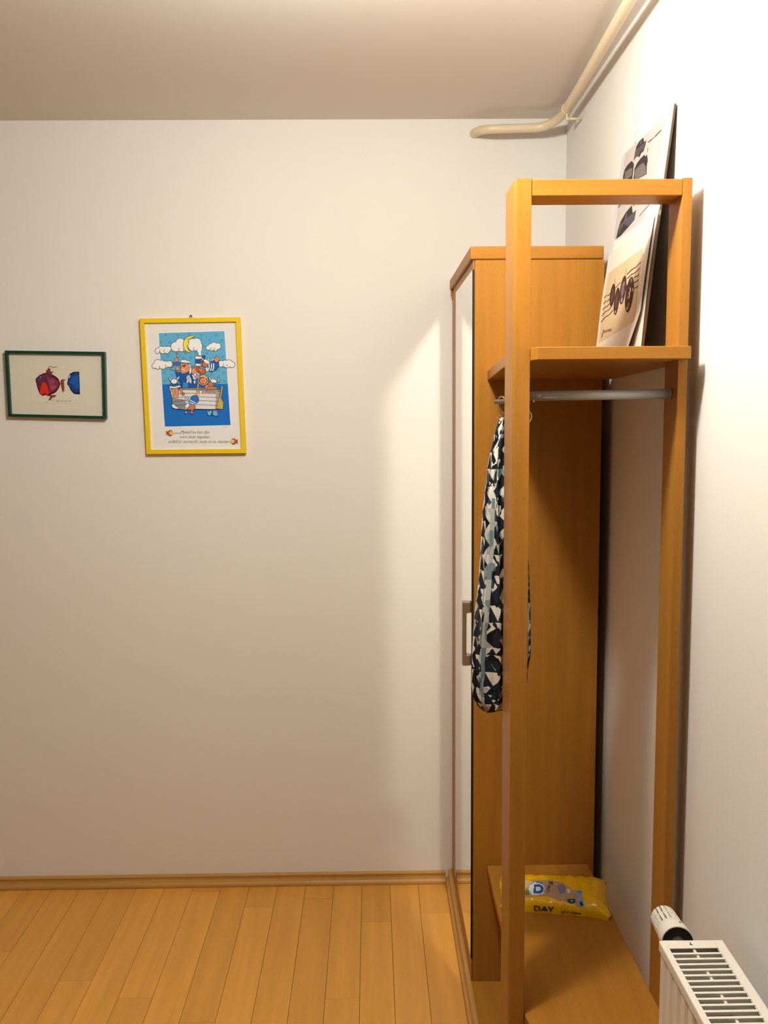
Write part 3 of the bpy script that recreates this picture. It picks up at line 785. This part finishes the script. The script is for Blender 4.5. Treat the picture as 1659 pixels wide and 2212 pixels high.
def green_picture():
    M_G = flat('green_frame_paint', alb((14, 60, 42)), 0.35)
    root, S_ = picture('framed_fish_print', [(-1.1158, 1.7390), (-0.8117, 1.7328), (-0.8158, 1.5283), (-1.1151, 1.5378)],
                       0.0085, 0.020, M_G, 'dark green framed print of a red fish and half a blue fish', (214, 198, 172))
    hom = homography([(65, 168), (1500, 195), (1525, 1155), (112, 1128)], [(0, 1), (1, 1), (1, 0), (0, 0)])
    # the close view (origin 60,780; 13.27 px per px) expressed in the wide view (origin 0,730; 6.636)
    k = 6.636/13.272
    def h2(x, y): return hom(x*k + 60*6.636, y*k + 50*6.636)
    p = Print(h2, S_)
    line = (196, 180, 156)
    p.stroke([(30,210),(1470,235),(1500,1215),(60,1205),(30,210)], 7, line)
    p.poly([(180,525),(200,480),(290,390),(400,340),(500,320),(620,350),(740,410),(840,490),(900,640),(860,760),(800,850),(740,905),(660,940),(560,1000),(460,965),(380,995),(300,930),(240,780),(205,640)], (58,22,32))
    p.poly([(215,520),(300,410),(400,365),(480,350),(560,500),(600,700),(590,900),(540,960),(460,945),(390,960),(320,900),(270,780),(230,640)], (104,38,56))
    p.poly([(230,520),(300,440),(370,420),(380,500),(340,560),(240,570)], (84,58,92))
    p.poly([(540,480),(640,440),(740,470),(830,560),(862,640),(820,760),(720,860),(640,880),(610,760),(560,620)], (132,44,66))
    p.poly([(560,540),(660,500),(730,560),(720,640),(620,680)], (150,60,88)); p.poly([(620,700),(740,680),(790,730),(700,810),(630,800)], (158,76,72))
    p.poly([(500,360),(620,370),(700,450),(640,460),(540,470)], (92,44,72))
    p.stroke([(510,400),(560,560),(610,760),(625,930)], 18, (134,80,88))
    p.poly([(380,615),(420,590),(480,620),(520,700),(545,800),(590,870),(575,930),(520,965),(460,930),(440,880),(420,940),(370,960),(310,920),(300,850),(335,780),(345,680)], (212,44,26))
    p.stroke([(440,870),(438,960)], 12, (80,20,24))
    p.circ(330, 470, 36, (62,66,116), ry=40); p.circ(322, 440, 15, (160,168,190), n=8)
    p.poly([(455,340),(500,280),(480,250),(520,240),(560,160),(600,215),(635,205),(600,260),(650,300),(715,265),(680,320),(640,340),(690,355),(600,360)], (122,52,38))
    p.stroke([(560,150),(600,135),(700,165),(800,155)], 20, (140,74,66))
    p.poly([(900,630),(905,540),(960,510),(1055,520),(1040,545),(1000,550),(1005,600),(1010,700),(1020,760),(1005,790),(1025,855),(985,850),(980,915),(950,850),(920,720)], (136,62,46))
    p.poly([(600,960),(660,965),(790,965),(755,1010),(745,1030),(690,1030),(640,1070),(625,1120),(560,1110),(590,1040)], (128,60,44))
    p.stroke([(570,1080),(530,1150),(490,1195),(450,1198)], 12, (150,136,104)); p.stroke([(692,1060),(685,1160)], 12, (140,120,88))
    p.poly([(1445,290),(1280,295),(1180,350),(1120,430),(1120,520),(1092,650),(1150,720),(1200,830),(1290,930),(1370,945),(1470,945),(1460,700)], (24,28,44))
    p.poly([(1430,320),(1320,330),(1220,380),(1150,480),(1125,600),(1110,650),(1180,720),(1260,850),(1360,900),(1450,880),(1440,600)], (28,62,112))
    p.poly([(1425,390),(1300,400),(1200,500),(1160,620),(1250,640),(1300,760),(1440,780)], (26,82,156))
    p.circ(1155, 430, 40, (158,142,148), ry=56, ang=0.2, n=12); p.circ(1148, 420, 20, (196,180,180), n=8)
    p.text('Mle mar, jer me      ~', 765, 1160, 75, (130,116,96), shear=0.3, xs=0.92)
    p.done('print', root)
green_picture()

# ------------------------------------------------------------------ posters leaning on the shelf
def slab(bm, fn, a0, a1, b0, b1, th, na=1, nb=1, mi=0, mback=None):
    """thin bent slab: fn(a, b, lift) front surface"""
    F = [[bm.verts.new(fn(a0+(a1-a0)*i/na, b0+(b1-b0)*j/nb, 0)) for j in range(nb+1)] for i in range(na+1)]
    B = [[bm.verts.new(fn(a0+(a1-a0)*i/na, b0+(b1-b0)*j/nb, -th)) for j in range(nb+1)] for i in range(na+1)]
    mb = mi if mback is None else mback
    for i in range(na):
        for j in range(nb):
            bm.faces.new((F[i][j], F[i+1][j], F[i+1][j+1], F[i][j+1])).material_index = mi
            bm.faces.new((B[i][j], B[i][j+1], B[i+1][j+1], B[i+1][j])).material_index = mb
    for i in range(na):
        bm.faces.new((F[i][0], B[i][0], B[i+1][0], F[i+1][0])).material_index = mb
        bm.faces.new((F[i][nb], F[i+1][nb], B[i+1][nb], B[i][nb])).material_index = mb
    for j in range(nb):
        bm.faces.new((F[0][j], F[0][j+1], B[0][j+1], B[0][j])).material_index = mb
        bm.faces.new((F[na][j], B[na][j], B[na][j+1], F[na][j+1])).material_index = mb

def leaning(y0, y1, x0, xt, z0, z1, skew=0.0, bow=0.0):
    """front surface: a 0 near edge .. 1 far edge, b 0 bottom .. 1 top"""
    nrm = Vector((-(z1-z0), 0, (xt-x0))).normalized()
    def f(a, b, lift):
        x = x0+(xt-x0)*b - bow*math.sin(PI*b)*1.0
        y = y0+(y1-y0)*a + skew*b
        return Vector((x, y, z0+(z1-z0)*b)) + nrm*lift
    return f
REF_R = (246, 232, 214)
def zs_(y): return shelf_z(y)+0.0014
def posters():
    # large board against the wall
    zb = zs_(1.84); zt = 2.1365
    fA = leaning(1.840, 2.212, 0.532, 0.5950, zb, zt, skew=0.018)
    root = thing('large_poster', (0.53, 2.02, zb), 'tall white bordered poster of grey vintage cars leaning on the right wall', 'poster')
    bm = bmesh.new(); slab(bm, fA, 0, 1, 0, 1, 0.0045, mi=0, mback=1)
    obj('board', bm, [ink((246, 234, 220), REF_R, 0.56), flat('board_edge', (0.10, 0.065, 0.04), 0.8)], root)
    hom = homography([(970, 14), (187, 850), (90, 2110), (470, 3629)], [(0, 1), (1, 1), (1, 0.565), (0, 0.02)])
    p = Print(hom, fA, REF_R, 0.00002, 0.52)
    paper = (240, 216, 196)
    p.poly([(835, 228), (225, 830), (130, 2020), (300, 2400), (640, 1560), (720, 1130)], paper)
    G1, G2, G3 = (74, 64, 62), (112, 98, 92), (146, 126, 112)
    p.poly([(465,610),(410,660),(370,740),(352,830),(335,985),(365,920),(405,915),(410,950),(440,870),(470,850),(495,760),(508,668),(474,690)], G1)
    p.poly([(360,800),(440,740),(495,690),(480,790),(420,850),(400,900),(345,920)], G2)
    p.stroke([(440,650),(425,720)], 8, (150,140,140))
    p.poly([(310,965),(255,1020),(225,1080),(212,1145),(200,1300),(320,1320),(335,1140),(342,1020)], G1)
    p.poly([(230,1120),(290,1080),(325,1090),(320,1200),(225,1260)], G3)
    p.poly([(485,910),(430,960),(380,1030),(350,1110),(340,1300),(520,1250),(520,1120),(535,1020),(522,915),(500,950)], G1)
    p.poly([(350,1140),(420,1070),(470,1040),(500,1100),(515,1240),(360,1290)], G3)
    p.stroke([(535,800),(525,880)], 8, (120,104,98))
    p.poly([(358,1500),(410,1500),(395,1610),(365,1680),(345,1680)], (214,170,60)); p.poly([(400,1500),(490,1500),(480,1600),(455,1655),(440,1590),(400,1600)], G2)
    p.poly([(330,1660),(260,1730),(200,1830),(175,1930),(150,2085),(230,2010),(290,1960),(370,1890),(388,1755),(345,1780)], G1)
    p.poly([(190,1890),(260,1820),(345,1785),(385,1780),(370,1880),(290,1940),(240,1880),(180,2010)], G2)
    p.poly([(290,1870),(350,1850),(365,1890),(300,1930)], (104, 96, 120))
    p.stroke([(270,1750),(255,1850)], 8, (150,140,140))
    p.stroke([(540,712),(560,690),(595,665)], 22, (130,112,104)); p.stroke([(602,662),(625,632)], 14, (130,112,104)); p.stroke([(638,630),(690,575),(740,520)], 22, (130,112,104))
    p.stroke([(430,1865),(500,1800),(565,1750)], 9, (120,104,98))
    p.stroke([(165,1620),(200,1575),(240,1550)], 14, (130,112,104))
    p.done('print', root)
    bm = bmesh.new()
    q = fA(0.70, 1.0, 0)
    tube(bm, [q+Vector((-0.001, 0, -0.004)), q+Vector((-0.002, 0.0, 0.020))], 0.0009, 8)
    obj('hanger_wire', bm, flat('thin_wire', (0.5, 0.45, 0.4), 0.5, 0.3), root)

    # mounted board behind the front sheets
    zb = zs_(1.80)
    fB = leaning(1.806, 2.125, 0.5250, 0.5600, zb, 1.9300, skew=0.022)
    rb = thing('mounted_board', (0.525, 1.95, zb), 'thick grey brown backing board leaning between the large poster and the front sheets', 'board')
    bm = bmesh.new(); slab(bm, fB, 0, 1, 0, 1, 0.005, mi=0, mback=1)
    obj('board', bm, [ink((230, 210, 186), REF_R, 0.6), flat('board_edge_grey', (0.30, 0.22, 0.16), 0.8)], rb)
    fC = leaning(1.798, 2.118, 0.5220, 0.5560, zb, 1.9240, skew=0.020, bow=0.002)
    rc = thing('blank_sheet', (0.522, 1.95, zb), 'plain cream sheet peeking out right behind the front poster', 'paper')
    bm = bmesh.new(); slab(bm, fC, 0, 1, 0, 1, 0.0006, 1, 12)
    obj('sheet', bm, ink((250, 232, 206), REF_R, 0.62), rc)
    # printed front sheet, a little bowed, its near lower corner curling off
    zf = zs_(1.81)
    base = leaning(1.808, 2.135, 0.5165, 0.5525, zf, 1.9200, skew=0.020, bow=0.003)
    def fD(a, b, lift):
        p_ = base(a, b, lift)
        p_.z += -0.024*a*b; p_.x -= 0.0036*a*b
        c = max(0, 0.30-b)*max(0, 0.30-a)
        p_.x -= c*0.10; p_.y += c*0.45
        return p_
    rd = thing('oval_poster', (0.5165, 1.95, zf), 'front poster with four dark brown ovals crossed by wavy lines on tan', 'poster')
    bm = bmesh.new(); slab(bm, fD, 0, 1, 0, 1, 0.0005, 12, 16)
    obj('sheet', bm, ink((244, 220, 192), REF_R, 0.62), rd, smooth=False)
    hom = homography([(975, 14), (232, 655), (78, 1980), (655, 1980)], [(0, 1), (1, 1), (1, 0.075), (0, 0.055)])
    p = Print(hom, fD, REF_R, 0.00002, 0.60)
    def grid_poly(tl, tr, br, bl, c, n=8):
        p.layer += 1
        def q(u, v):
            x = (tl[0]*(1-u)+tr[0]*u)*(1-v)+(bl[0]*(1-u)+br[0]*u)*v; y = (tl[1]*(1-u)+tr[1]*u)*(1-v)+(bl[1]*(1-u)+br[1]*u)*v
            return (x, y)
        for i in range(n):
            for j in range(n):
                vv = [p.bm.verts.new(p.P(*q(*t))) for t in ((i/n, j/n), ((i+1)/n, j/n), ((i+1)/n, (j+1)/n), (i/n, (j+1)/n))]
                p.bm.faces.new(vv).material_index = p.mi(c)
    p.layer = 12
    grid_poly((240, 915), (775, 565), (640, 1650), (115, 1855), (230, 192, 144))
    p.layer = 20
    LB = (84, 52, 40)
    for (x0, y0, x1, y1) in ((190,1268,275,1210),(185,1345,262,1290),(172,1430,262,1355),(165,1505,290,1400),(150,1590,315,1450)):
        p.stroke([(x0, y0), (x0*0.66+x1*0.34, y0*0.66+y1*0.34-12), (x0*0.33+x1*0.67, y0*0.33+y1*0.67+10), (x1, y1)], 10, LB)
    for (x0, y0, x1, y1) in ((510,970,742,790),(520,1030,722,882),(625,1030,715,975),(632,1105,705,1055),(640,1185,695,1148)):
        p.stroke([(x0, y0), (x0*0.7+x1*0.3, y0*0.7+y1*0.3-10), (x0*0.35+x1*0.65, y0*0.35+y1*0.65+12), (x1, y1)], 13, LB)
    p.stroke([(345,1145),(390,1100),(420,1070)], 8, LB); p.stroke([(332,1085),(334,1010)], 4, (150,110,80)); p.stroke([(492,985),(502,870)], 4, (150,110,80))
    O1 = (78, 46, 36)
    p.circ(303, 1240, 34, O1, ry=160, ang=0.11, n=28); p.circ(363, 1335, 36, O1, ry=192, ang=0.12, n=28)
    p.circ(455, 1185, 44, (84,54,48), ry=206, ang=0.14, n=28); p.circ(558, 1260, 62, O1, ry=256, ang=0.14, n=28)
    p.circ(455, 1180, 24, (128,104,104), ry=110, ang=0.14); p.circ(303, 1250, 16, (108,74,64), ry=100, ang=0.11); p.circ(363, 1330, 16, (108,74,64), ry=120, ang=0.12)
    p.circ(470, 1100, 12, (150,124,116), ry=40, ang=0.2); p.circ(505, 1160, 30, (96,40,34), ry=44); p.circ(440, 1330, 14, (176,150,130), ry=36, ang=0.1)
    p.circ(590, 1060, 14, (150,110,90), ry=34); p.circ(540, 1420, 20, (150,92,48), ry=50, ang=0.3); p.circ(520, 1460, 10, (196,170,150), ry=24, ang=0.2)
    p.circ(345, 1480, 9, (190,160,140), ry=20); p.circ(612, 1200, 9, (190,160,140), ry=30); p.circ(540, 1280, 24, (120,66,34), ry=60, ang=0.4)
    p.stroke([(565,1165),(578,1195),(560,1245),(562,1290),(545,1320)], 15, (234,200,160))
    p.text('Juras', 168, 1738, 62, LB, shear=0.3, ang=-0.1); p.stroke([(175,1730),(158,1790)], 6, LB)
    p.stroke([(785,665),(790,690)], 8, (150,130,110)); p.stroke([(778,762),(774,780)], 8, (150,130,110))
    p.done('print', rd)
posters()

# ------------------------------------------------------------------ wet wipes pack on the bench
def wipes():
    zb = 0.3664
    nl, nr = Vector((0.3000, 2.066)), Vector((0.5450, 2.018))      # near edge, left and right
    fl, fr = Vector((0.3180, 2.205)), Vector((0.5760, 2.182))      # far edge
    def hgt(a):
        e = min(a, 1-a)/0.12
        return 0.0025 + 0.034*(min(1, e)**0.6 if e > 0 else 0)
    def S_(a, t, lift=0.0):
        # t 0 far edge .. 1 near edge over the top
        h = hgt(a); e = min(1, min(a, 1-a)/0.13)
        th = PI*t
        c = math.cos(th); s = math.sin(th)
        cc = 0.5 - 0.5*math.copysign(abs(c)**0.55, c)*(0.90+0.10*(1-e))     # 0 far .. 1 near
        cr = 0.0016*math.sin(a*60)*math.sin(t*9+a*8)*e + 0.0030*(1-e)*math.sin(t*22+a*5)
        cr += 0.0012*math.sin(a*23+t*6)*math.sin(t*14)*e
        z = zb + 0.006*(1-e) + (h*abs(s)**0.55) + cr*abs(s)
        aa = a + 0.012*math.sin(t*17+1)*(1-e)*(1 if a > 0.5 else -1)
        P_ = (fl*(1-aa)+fr*aa)*(1-cc) + (nl*(1-aa)+nr*aa)*cc
        n = Vector((0, -math.cos(th)*-1 if False else math.copysign(abs(c)**1.2, -c)*1.0, max(0.15, s))).normalized()
        return Vector((P_.x, P_.y, max(z, zb))) + Vector((0, -n.y if False else (-abs(n.y) if c < 0 else abs(n.y)), n.z))*lift
    root = thing('wipes_pack', (0.43, 2.11, zb), 'crinkled yellow pack of wet wipes lying on the low bench behind the left post', 'wipes pack')
    bm = bmesh.new(); NA, NT = 90, 40
    T = [[bm.verts.new(S_(i/NA, j/NT)) for j in range(NT+1)] for i in range(NA+1)]
    for i in range(NA):
        for j in range(NT):
            f = bm.faces.new((T[i][j], T[i][j+1], T[i+1][j+1], T[i+1][j])); f.smooth = True
    B = [[bm.verts.new((T[i][0].co.x, T[i][0].co.y, zb-0.0002)), bm.verts.new((T[i][NT].co.x, T[i][NT].co.y, zb-0.0002))] for i in range(NA+1)]
    for i in range(NA):
        bm.faces.new((B[i][0], B[i+1][0], B[i+1][1], B[i][1]))
        bm.faces.new((T[i][0], T[i+1][0], B[i+1][0], B[i][0])); bm.faces.new((T[i][NT], B[i][1], B[i+1][1], T[i+1][NT]))
    mf = flat('yellow_foil', (0.92, 0.55, 0.006), 0.16, 0.0, 0.55)
    nf = N(mf, 'ShaderNodeTexNoise'); nf.inputs['Scale'].default_value = 38; nf.inputs['Detail'].default_value = 3
    tcf = N(mf, 'ShaderNodeTexCoord'); mf.node_tree.links.new(tcf.outputs['Object'], nf.inputs['Vector'])
    bf = N(mf, 'ShaderNodeBump'); bf.inputs['Strength'].default_value = 0.55; bf.inputs['Distance'].default_value = 0.006
    mf.node_tree.links.new(nf.outputs['Fac'], bf.inputs['Height'])
    mf.node_tree.links.new(bf.outputs['Normal'], mf.node_tree.nodes['Principled BSDF'].inputs['Normal'])
    obj('wrapper', bm, mf, root)
    # find where on the wrapper each printed point lies, seen from the front of the bench
    UA = np.linspace(0.01, 0.99, 260); UT = np.linspace(0.04, 0.985, 150)
    GR = np.array([[S_(a, t)[:] for t in UT] for a in UA]) - np.array([0, 0, CAMH])
    fwv, rv, uv_ = np.array(fw), np.array(r2), np.array(u2)
    dz_ = GR @ fwv
    PX = 829.5 + FPX*(GR @ rv)/dz_; PY = 1106 - FPX*(GR @ uv_)/dz_
    PX = (PX-1060)*6.144; PY = (PY-1860)*6.144
    def hom(x, y):
        q = (PX-x)**2 + (PY-y)**2 + 0.0
        i, j = np.unravel_index(np.argmin(q), q.shape)
        i0, j0 = min(max(i, 1), len(UA)-2), min(max(j, 1), len(UT)-2)
        J = np.array([[PX[i0+1, j0]-PX[i0-1, j0], PX[i0, j0+1]-PX[i0, j0-1]], [PY[i0+1, j0]-PY[i0-1, j0], PY[i0, j0+1]-PY[i0, j0-1]]])/2
        if abs(np.linalg.det(J)) < 4: return UA[i], UT[j]
        d = np.linalg.solve(J, np.array([x-PX[i0, j0], y-PY[i0, j0]]))
        if np.abs(d).max() > 2.5: return UA[i], UT[j]
        return UA[i0]+d[0]*(UA[1]-UA[0]), UT[j0]+d[1]*(UT[1]-UT[0])
    REFW = (214, 190, 162)
    p = Print(hom, S_, REFW, 0.00006); p.layer = 8
    def fine(pts, c):
        """polygon cut into a fine grid so that it follows the bulge"""
        p.layer += 1
        xs = [q[0] for q in pts]; ys = [q[1] for q in pts]
        def inside(x, y):
            r_ = False; n = len(pts)
            for i in range(n):
                x1, y1 = pts[i]; x2, y2 = pts[(i+1) % n]
                if (y1 > y) != (y2 > y) and x < (x2-x1)*(y-y1)/(y2-y1)+x1: r_ = not r_
            return r_
        st = 9.0; x = min(xs)
        while x < max(xs):
            y = min(ys)
            while y < max(ys):
                if inside(x+st/2, y+st/2):
                    vv = [p.bm.verts.new(p.P(*q)) for q in ((x, y), (x+st, y), (x+st, y+st), (x, y+st))]
                    p.bm.faces.new(vv).material_index = p.mi(c)
                y += st
            x += st
    fine([(380,270),(600,250),(760,250),(960,290),(1080,380),(1210,400),(1235,600),(1180,610),(1080,560),(900,520),(760,470),(560,470),(440,500),(370,440)], (172, 128, 92))
    fine([(430,250),(560,270),(520,330),(430,400)], (196,166,104)); fine([(455,400),(500,380),(520,450),(460,460)], (110,108,36))
    fine([(510,330),(590,285),(680,300),(715,350),(700,440),(600,460),(545,450),(500,380)], (222,212,190))
    fine([(590,275),(680,285),(700,320),(620,295)], (52,96,120))
    fine([(880,330),(960,310),(1000,370),(980,440),(910,430)], (128,106,118)); fine([(1010,380),(1050,375),(1060,420),(1020,430)], (206,190,176))
    fine([(1145,395),(1210,395),(1212,440),(1150,430)], (70,140,168)); fine([(1150,440),(1210,440),(1215,520),(1160,520)], (150,140,146))
    fine([(1160,520),(1225,520),(1245,595),(1180,612)], (96,150,170)); fine([(1180,540),(1215,540),(1225,590),(1190,595)], (40,50,50))
    fine([(1015,505),(1125,505),(1120,550),(1070,568),(1025,545)], (30,62,40)); fine([(1050,520),(1095,520),(1090,540),(1060,545)], (90,150,84))
    p.layer += 3
    def dshape(x0, y0, w_, h_):
        q = [(x0, y0+h_), (x0+w_*0.06, y0)]
        q += [(x0+w_*0.50+w_*0.50*math.sin(t), y0+h_*0.5-h_*0.5*math.cos(t)) for t in [PI*i/12 for i in range(13)]]
        return q
    p.layer += 2; fine(dshape(556, 308, 158, 138), (236,232,222))
    p.layer += 2; fine(dshape(566, 318, 138, 118), (30,84,150))
    p.layer += 2; fine(dshape(600, 352, 68, 52), (226,214,180))
    p.layer += 8
    p.text('30', 765, 318, 60, (92,50,36)); p.text('UNI', 770, 430, 60, (92,50,36), ang=-1.3, xs=0.9)
    p.text('DAY', 560, 668, 118, (44,48,28), xs=1.15, ang=0.06, bold=2)
    p.text('UNIVERSAL', 930, 690, 62, (44,40,20), xs=0.92, ang=0.13, bold=1)
    p.done('label', root)
wipes()

# ------------------------------------------------------------------ heating pipe under the ceiling
pp = thing('heating_pipe', (0.55, 2.7, 2.385), 'cream painted heating pipe running below the ceiling along the right wall', 'pipe')
path = [(0.3200, 2.8937, 2.3760), (0.3280, 2.8700, 2.3755), (0.3400, 2.8420, 2.3720), (0.3640, 2.8240, 2.3695), (0.4000, 2.8200, 2.3695),
        (0.4600, 2.8200, 2.3710), (0.5000, 2.8170, 2.3720), (0.5250, 2.8060, 2.3750), (0.5450, 2.7800, 2.3800), (0.5555, 2.7450, 2.3830),
        (0.5580, 2.7000, 2.3845), (0.5560, 2.5000, 2.3850)]
pth = smooth_path(path, 6) + [Vector((0.5430, 1.9980, 2.3855)), Vector((0.5100, 0.4000, 2.3860)), Vector((0.4800, -1.9000, 2.3860))]
bm = bmesh.new(); tube(bm, pth, 0.0128, 20)
obj('pipe', bm, M_PIPE, pp)
bm = bmesh.new()
cy0 = 2.685
rg = [(0.5578+0.0138*math.cos(a), cy0, 2.3845+0.0138*math.sin(a)) for a in [i*2*PI/28 for i in range(29)]]
tube(bm, rg, 0.0013, 8, caps=False)
tube(bm, [(0.5578, cy0, 2.371), (0.5590, cy0, 2.358)], 0.0026, 10)
tube(bm, [(0.5560, cy0, 2.3565), (0.6022, cy0, 2.3565)], 0.0034, 12)
tube(bm, [(0.5545, cy0, 2.3565), (0.5640, cy0, 2.3565)], 0.0062, 12)
obj('clamp', bm, M_PIPE, pp)

# ------------------------------------------------------------------ radiator
RZ = 0.683; RX0, RX1 = 0.4640, 0.5680; RY1, RY0 = 1.4170, 0.4300
rad = thing('radiator', (0.516, 0.92, 0.13), 'white panel radiator with a slotted top grille on the right wall', 'radiator')
gr_bm = bmesh.new()
def topbar(bm, x0, x1, y0, y1):
    bx(bm, x0, x1, y0, y1, RZ-0.0022, RZ)
topbar(gr_bm, RX0, 0.4735, RY0, RY1); topbar(gr_bm, 0.5530, RX1, RY0, RY1)
topbar(gr_bm, 0.4735, 0.5530, 1.3955, RY1); topbar(gr_bm, 0.4735, 0.5530, RY0, RY0+0.02)
bmesh.ops.remove_doubles(gr_bm, verts=gr_bm.verts, dist=1e-5)
bx(gr_bm, RX0, RX0+0.0016, RY0, RY1, RZ-0.016, RZ-0.0022)
bx(gr_bm, RX1-0.0016, RX1, RY0, RY1, RZ-0.016, RZ-0.0022)
gr = obj('top_grille', gr_bm, M_RAD, rad, bevel=0.0012)
y = 1.3955
n = 0
smesh = None
while y > RY0+0.03:
    y -= 0.0142
    if smesh is None:
        o = obj('slat', box(0.4733, 0.5532, y-0.0024, y+0.0024, RZ-0.006, RZ-0.0004), M_RAD, gr, loc=(0.513, y, RZ))
        smesh = o.data
    else:
        o = bpy.data.objects.new('slat', smesh); C.objects.link(o); o.parent = gr
        o.location = Vector((0.513, y, RZ)) - wloc(rad)
    n += 1
# short spine ribs between every few slots
spm = None
for k in range(0, 60, 4):
    yc = 1.3955-0.0142*k
    if yc-0.0142*2 < RY0: break
    if spm is None:
        o = obj('spine_rib', box(0.5125, 0.5165, yc-0.0285, yc, RZ-0.0078, RZ-0.0030), M_RAD, gr, loc=(0.5145, yc, RZ)); spm = o.data
    else:
        o = bpy.data.objects.new('spine_rib', spm); C.objects.link(o); o.parent = gr
        o.location = Vector((0.5145, yc, RZ)) - wloc(rad)
bm = bmesh.new()   # small dark stamp on the end of the grille
bx(bm, 0.5120, 0.5135, 1.4050, 1.4110, RZ, RZ+0.0002); bx(bm, 0.5105, 0.5150, 1.4035, 1.4058, RZ, RZ+0.0002)
obj('stamp', bm, M_BLACK, gr)
def fluted(x_face, sgn):
    bm = bmesh.new(); prof = []
    yy = RY1-0.004
    prof.append((x_face, yy))
    yy -= 0.016
    while yy-0.0333 > RY0+0.01:
        prof += [(x_face, yy), (x_face+sgn*0.0045, yy-0.005), (x_face+sgn*0.0045, yy-0.0120), (x_face, yy-0.0170)]
        yy -= 0.0333
    prof.append((x_face, RY0+0.004))
    back = [(x_face+sgn*0.0062, p[1]) for p in prof[::-1]]
    prism(bm, prof+back, 0.13, RZ-0.0065, 'z')
    return bm
obj('front_panel', fluted(RX0+0.0022, 1), M_RAD, rad)
obj('rear_panel', fluted(RX1-0.0022, -1), M_RAD, rad)
obj('end_cover', box(RX0+0.0030, RX1-0.0030, RY1-0.0040, RY1-0.0020, 0.145, RZ-0.0024), M_RAD, rad)
bm = bmesh.new()
for i in range(8):
    xx = 0.484+i*0.0085
    bx(bm, xx, xx+0.0007, RY0+0.05, 1.350, 0.20, RZ-0.052)
obj('convector_fins', bm, M_FIN, rad)
bm = bmesh.new()
for xx in (0.482, 0.546):
    tube(bm, [(xx, RY0+0.01, RZ-0.048), (xx, 1.408, RZ-0.048)], 0.009, 12)
tube(bm, [(0.482, 1.300, RZ-0.048), (0.548, 1.300, RZ-0.048)], 0.009, 12)
obj('water_channel', bm, flat('channel_grey', (0.22, 0.21, 0.19), 0.5), rad)
for yy in (1.18, 0.66):
    obj('wall_bracket', box(RX1-0.008, XR-0.0004, yy-0.012, yy+0.012, 0.25, 0.60), M_RAD, rad)
# thermostatic valve
tv = obj('valve_body', (lambda b: (tube(b, [(0.507, 1.4145, 0.6590), (0.507, 1.4520, 0.6590)], 0.010, 16), b)[1])(bmesh.new()), M_NICKEL, rad)
A0, A1 = Vector((0.5068, 1.450, 0.6588)), Vector((0.5150, 1.556, 0.6445))
ax = (A1-A0).normalized()
bm = bmesh.new()
tube(bm, [A0+ax*0.0012, A0+ax*0.010, A0+ax*0.011], [0.0252, 0.0252, 0.021], 32)
obj('valve_collar', bm, M_BLACK, rad)
bm = bmesh.new()
rings = [(0.000, 0.0272), (0.030, 0.0262), (0.043, 0.0242)]
# open sleeve round the black collar
for (s0, r0), (s1, r1) in zip(rings[:-1], rings[1:]):
    tube(bm, [A0+ax*s0, A0+ax*s1], [r0, r1], 40, caps=False)
tube(bm, [A0+ax*0.0, A0+ax*0.010], [0.0256, 0.0256], 40, caps=False)
rn = 40
a_ = Vector((0, 0, 1)); nn = (a_-ax*a_.dot(ax)).normalized(); bb = ax.cross(nn)
for k in range(rn):     # rim
    t0, t1 = 2*PI*k/rn, 2*PI*(k+1)/rn
    q = [A0+(nn*math.cos(t)+bb*math.sin(t))*r for t, r in ((t0, 0.0272), (t1, 0.0272), (t1, 0.0256), (t0, 0.0256))]
    bm.faces.new([bm.verts.new(v) for v in q])
tube(bm, [A0+ax*0.043, A0+ax*0.0435], [0.0242, 0.0205], 40)
hd = obj('thermostat_head', bm, M_RAD, rad)
bm = bmesh.new(); tube(bm, [A0+ax*0.040, A0+ax*0.100, A0+ax*0.106], [0.0200, 0.0186, 0.0140], 32)
obj('inner_barrel', bm, flat('barrel_grey', (0.16, 0.15, 0.14), 0.6), hd)
bm = bmesh.new()
NR = 18
for k in range(NR):
    t = 2*PI*(k+0.5)/NR; d = nn*math.cos(t)+bb*math.sin(t); e = ax.cross(d)
    pts = []
    for s, r0, r1 in ((0.041, 0.0205, 0.0240), (0.100, 0.0190, 0.0222), (0.107, 0.0150, 0.0190)):
        w_ = 0.0026 if s < 0.105 else 0.0022
        pts.append([A0+ax*s+d*r0-e*w_, A0+ax*s+d*r0+e*w_, A0+ax*s+d*r1+e*w_, A0+ax*s+d*r1-e*w_])
    V = [[bm.verts.new(v) for v in r] for r in pts]
    for i in range(2):
        for j in range(4): bm.faces.new((V[i][j], V[i][(j+1) % 4], V[i+1][(j+1) % 4], V[i+1][j]))
    bm.faces.new(V[0][::-1]); bm.faces.new(V[2])
tube(bm, [A0+ax*0.070, A0+ax*0.074], [0.0236, 0.0234], 36)
obj('grip_ribs', bm, M_RAD, hd)
bm = bmesh.new()
d = (nn*math.cos(0.35)+bb*math.sin(0.35))
tube(bm, [A0+ax*0.022+d*0.0262, A0+ax*0.022+d*0.0272], 0.0016, 10)
obj('setting_mark', bm, M_BLACK, hd)
